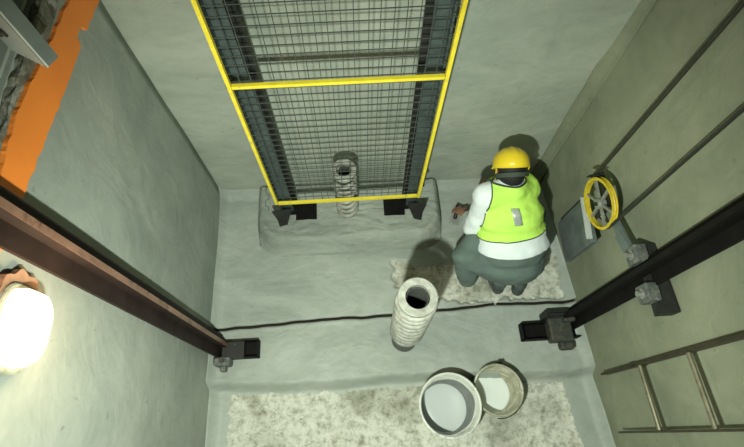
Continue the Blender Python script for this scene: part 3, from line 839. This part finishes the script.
capsule(bm, Vector((0.98, 1.02, 0.18)), Vector((0.94, 0.93, 0.10)), 0.06, 0.055)
remesh('trousers', bm, M['trousers'], t, 0.010, 5, 0.009, 10)

# shirt with sleeves
def torso(bm, g):
    for q_ in (SL, SR): capsule(bm, NK + Vector((0, -0.03, -0.03)), q_ + Vector((0, 0.01, 0.0)), 0.085 + g, 0.085 + g)
    ellip(bm, Vector((0.965, 1.06, 0.42)), (0.235 + g, 0.16 + g, 0.165 + g), Matrix.Rotation(math.radians(-35), 3, 'X'))
    ellip(bm, Vector((0.955, 1.12, 0.47)), (0.215 + g, 0.145 + g, 0.155 + g), Matrix.Rotation(math.radians(-35), 3, 'X'))
    ellip(bm, Vector((0.93, 1.21, 0.575)), (0.195 + g, 0.14 + g, 0.16 + g), Matrix.Rotation(math.radians(-35), 3, 'X'))
    capsule(bm, SL + Vector((0.035, 0.01, -0.01)), SR + Vector((-0.0, 0.0, 0.01)), 0.085 + g, 0.088 + g)
    capsule(bm, SR + Vector((-0.03, 0.0, -0.03)), Vector((1.08, 1.13, 0.45)), 0.07 + g, 0.09 + g)
    capsule(bm, CH, NK, 0.13 + g, 0.068 + g)
SLV = (EL + Vector((0, 0, 0.0)))
bm = new(); torso(bm, 0.0)
capsule(bm, SL + Vector((0.01, 0, 0)), EL, 0.080, 0.072); capsule(bm, EL, WL.lerp(EL, 0.25), 0.070, 0.048)
capsule(bm, SR, ER, 0.065, 0.065); capsule(bm, ER, WR, 0.065, 0.045)
hem = Vector((0.965, 0.93, 0.40))
remesh('shirt', bm, M['shirt'], t, 0.010, 4, 0.006, 11, post=lambda b: cut(b, Vector((0.96, 1.065, 0.44)), Vector((0.08, -0.55, -0.83))))
# skin-tight solid end for the shirt hem is the trousers inside it

# vest
axis = (NK - PEL).normalized()
def vest_post(b):
    cut(b, Vector((0.96, 1.115, 0.525)), Vector((0.10, -0.60, -0.70)))
    cut(b, SL + Vector((0.004, 0, 0)), Vector((-1, 0.09, 0.11)))
    cut(b, SR + Vector((0.02, 0.105, 0)), Vector((0.25, 1, 0.0)))
    cut(b, NK + Vector((0, 0.0, 0.028)), Vector((0, 0.45, 0.9)))
    # the band edges become dark piping
    loops = [e for e in b.edges if e.is_boundary]
    segs = [(e.verts[0].co.copy(), e.verts[1].co.copy()) for e in loops]
    vest_post.segs = segs
    return b
bm = new(); torso(bm, 0.014)
v = remesh('safety_vest', bm, M['vest'], t, 0.010, 9, 0.008, 15, post=vest_post)
sm = v.modifiers.new('thickness', 'SOLIDIFY'); sm.thickness = 0.004; sm.offset = 0
# chain boundary edges into tubes
segs = vest_post.segs
from collections import defaultdict
key = lambda c: (round(c.x, 5), round(c.y, 5), round(c.z, 5))
adj = defaultdict(list)
for a, b in segs: adj[key(a)].append(key(b)); adj[key(b)].append(key(a))
seen = set(); bm = new()
for k0 in list(adj):
    if k0 in seen: continue
    loop = [k0]; seen.add(k0); cur = k0
    while True:
        nx_ = [q for q in adj[cur] if q not in seen]
        if not nx_: break
        cur = nx_[0]; seen.add(cur); loop.append(cur)
    if len(loop) > 12:
        L = [Vector(p) for p in loop]
        L = [(L[i - 1] + L[i] + L[(i + 1) % len(L)]) / 3 for i in range(len(L))]
        tube(bm, L[::1], 0.0045, 6, closed=True)
pp = link('vest_piping', bm, M['piping'], v, smooth=True)

# silver patch on the back: ray-projected onto the vest
from mathutils.bvhtree import BVHTree
dg = bpy.context.evaluated_depsgraph_get(); dg.update()
bvh = BVHTree.FromObject(v, dg)
def on_vest(x, u):
    """point on the back of the vest at world x, height u along the spine, shot along the back's normal"""
    base = Vector((x, 1.10, 0.47)) + Vector((0, 0.56, 0.83)) * u
    d = Vector((0, 0.80, -0.60))
    o = base - d * 0.6 + Vector((0, 0.0, 0.0))
    # matrix of t only translates, and v carries world coordinates
    h = bvh.ray_cast(o, d)
    return (h[0] - d * 0.004) if h[0] else base
bm = new(); rows = []
for i in range(9):
    u = 0.165 + 0.10 * i / 8; xx = 0.945 - 0.25 * (u - 0.165)
    rows.append([bm.verts.new(on_vest(xx - 0.031 + 0.05 * k / 4, u)) for k in range(5)])
for a, b in zip(rows, rows[1:]):
    for k in range(4): bm.faces.new((a[k], a[k + 1], b[k + 1], b[k]))
rp = link('reflective_patch', bm, M['reflective'], v, smooth=True)
rp.modifiers.new('thickness', 'SOLIDIFY').thickness = 0.003
tag(rp, 'small silver reflective patch on the back')

# hair and helmet
HM = Matrix.Translation(HD) @ Matrix.Rotation(math.radians(-62), 4, 'X')
bm = new()
q = bmesh.ops.create_uvsphere(bm, u_segments=32, v_segments=20, radius=1.0)
bmesh.ops.scale(bm, vec=(0.085, 0.104, 0.114), verts=q['verts'])
for vv in bm.verts: vv.co += vv.co.normalized() * 0.002 * noise.noise(vv.co * 60)
bmesh.ops.bisect_plane(bm, geom=bm.verts[:] + bm.edges[:] + bm.faces[:], plane_co=(0, 0.06, 0), plane_no=(0, 1, -0.25), clear_outer=True)
bmesh.ops.holes_fill(bm, edges=[e for e in bm.edges if e.is_boundary])
bmesh.ops.transform(bm, matrix=HM, verts=bm.verts)
link('hair', bm, M['hair'], t, smooth=True)
hel = new(); n = 48; rings = []
for k in range(15):
    a = PI / 2 * k / 14
    rz = 0.104 * math.sin(a) + 0.020; rr = math.cos(a) ** 0.92
    ring = []
    for i in range(n):
        b = 2 * PI * i / n; x = 0.116 * rr * math.cos(b); y = 0.138 * rr * math.sin(b)
        ridge = 0.006 * math.exp(-(x / 0.013) ** 2) + 0.003 * (math.exp(-((abs(x) - 0.045) / 0.008) ** 2))
        ring.append((x, y, rz + (ridge if k > 3 else 0)))
    rings.append(ring)
rim = [(0.122 * math.cos(2 * PI * i / n), (0.144 + (0.035 if math.sin(2 * PI * i / n) > 0 else 0.0) * math.sin(2 * PI * i / n) ** 2) * math.sin(2 * PI * i / n), 0.016 - (0.012 if math.sin(2 * PI * i / n) > 0 else 0) ) for i in range(n)]
rings.insert(0, rim)
low_ = [(0.119 * math.cos(2 * PI * i / n), 0.140 * math.sin(2 * PI * i / n), -0.004 - 0.012 * max(0, -math.sin(2 * PI * i / n))) for i in range(n)]
RV = [[hel.verts.new(p) for p in r_] for r_ in [low_] + rings[1:]]
for a, b in zip(RV, RV[1:]):
    for i in range(n): hel.faces.new((a[i], a[(i + 1) % n], b[(i + 1) % n], b[i]))
hel.faces.new(RV[-1])
# brim at the front
br0 = [hel.verts.new((0.117 * math.cos(b), 0.139 * math.sin(b), 0.004)) for b in [PI * k / 20 for k in range(21)]]
br1 = [hel.verts.new((0.125 * math.cos(b), (0.139 + 0.045 * math.sin(b)) * math.sin(b), -0.008)) for b in [PI * k / 20 for k in range(21)]]
for k in range(20): hel.faces.new((br0[k], br0[k + 1], br1[k + 1], br1[k]))
bmesh.ops.transform(hel, matrix=HM @ Matrix.Translation((0, -0.003, 0.020)) @ Matrix.Diagonal((0.90, 0.93, 0.90, 1)), verts=hel.verts)
# helmet is a lifted-off thing only in theory: worn clothing stays with the person
ho = link('helmet', hel, M['helmet'], t, smooth=True)
ho.modifiers.new('thickness', 'SOLIDIFY').thickness = 0.004
# harness band and chin straps seen at the back of the head
bm = new()
pts = [(0.096 * math.cos(b), 0.118 * math.sin(b), -0.032) for b in [PI + PI * k / 16 for k in range(17)]]
for a, b in zip(pts, pts[1:]): bar(bm, a, b, 0.004, 0.026, up=(0, 0, 1))
bmesh.ops.transform(bm, matrix=HM, verts=bm.verts)
o = link('harness_band', bm, M['piping'], ho)
for sx in (-1, 1):
    bm = new(); tube(bm, [(sx * 0.098, -0.04, 0.012), (sx * 0.094, -0.01, -0.02), (sx * 0.09, 0.03, -0.06), (sx * 0.05, 0.06, -0.11)], 0.0035, 6)
    bmesh.ops.transform(bm, matrix=HM, verts=bm.verts)
    o = link('chin_strap', bm, M['helmet'], ho)

# shoes
def shoe(heel, toe):
    heel = Vector(heel); toe = Vector(toe); d = (toe - heel).normalized(); L = (toe - heel).length
    bm = new(); side = Vector((d.y, -d.x, 0))
    rot = Matrix((side, d, Vector((0, 0, 1)))).transposed()
    capsule(bm, heel + d * 0.045 + Vector((0, 0, 0.045)), heel + d * 0.10 + Vector((0, 0, 0.045)), 0.043, 0.043)
    ellip(bm, heel + d * (L - 0.09) + Vector((0, 0, 0.034)), (0.047, 0.09, 0.034), rot)
    capsule(bm, heel + d * 0.10 + Vector((0, 0, 0.04)), heel + d * (L - 0.1) + Vector((0, 0, 0.034)), 0.04, 0.034)
    capsule(bm, heel + d * 0.055 + Vector((0, 0, 0.06)), heel + d * 0.06 + Vector((0, 0, 0.10)), 0.042, 0.042)
    def flat(b):
        for v_ in b.verts: v_.co.z = max(v_.co.z, 0.0)
        return b
    return remesh('shoe', bm, M['shoe'], t, 0.008, 3, post=flat)
shoe((1.055, 0.835, 0), (1.13, 1.11, 0)); shoe((0.945, 0.855, 0), (0.86, 1.13, 0))

# trowel in the left hand
TP = WL + Vector((-0.42, 0.50, -0.42)).normalized() * 0.075 + Vector((0, 0, -0.022))
t2 = thing('trowel', 'steel plastering trowel with a dark handle held in the worker\'s left hand on the floor', 'trowel', (TP.x - 0.03, TP.y + 0.02, 0.03))
bm = new(); 
d = Vector((-0.80, 0.60, 0)); s_ = Vector((0.6, 0.8, 0))
hz = 0.055
base = Vector((TP.x - 0.018, TP.y + 0.004, 0.0))
vs = box(bm, (-0.036, -0.075, -0.0015), (0.036, 0.075, 0.0015))
rotm = Matrix.Rotation(math.atan2(d.y, d.x) - PI / 2 - 1.25, 4, 'Z'); rotm.translation = (base.x, base.y, 0.034)
bmesh.ops.transform(bm, matrix=rotm, verts=bm.verts); link('blade', bm, M['blade'], t2)
bm = new(); tube(bm, [rotm @ Vector((0, -0.05, 0.055)), rotm @ Vector((0, 0.06, 0.055))], 0.014, 12); link('handle', bm, M['dark_steel'], t2, smooth=True)
bm = new(); tube(bm, [rotm @ Vector((0, 0.05, 0.055)), rotm @ Vector((0, 0.075, 0.045)), rotm @ Vector((0, 0.07, 0.002))], 0.006, 8); link('shank', bm, M['dark_steel'], t2, smooth=True)
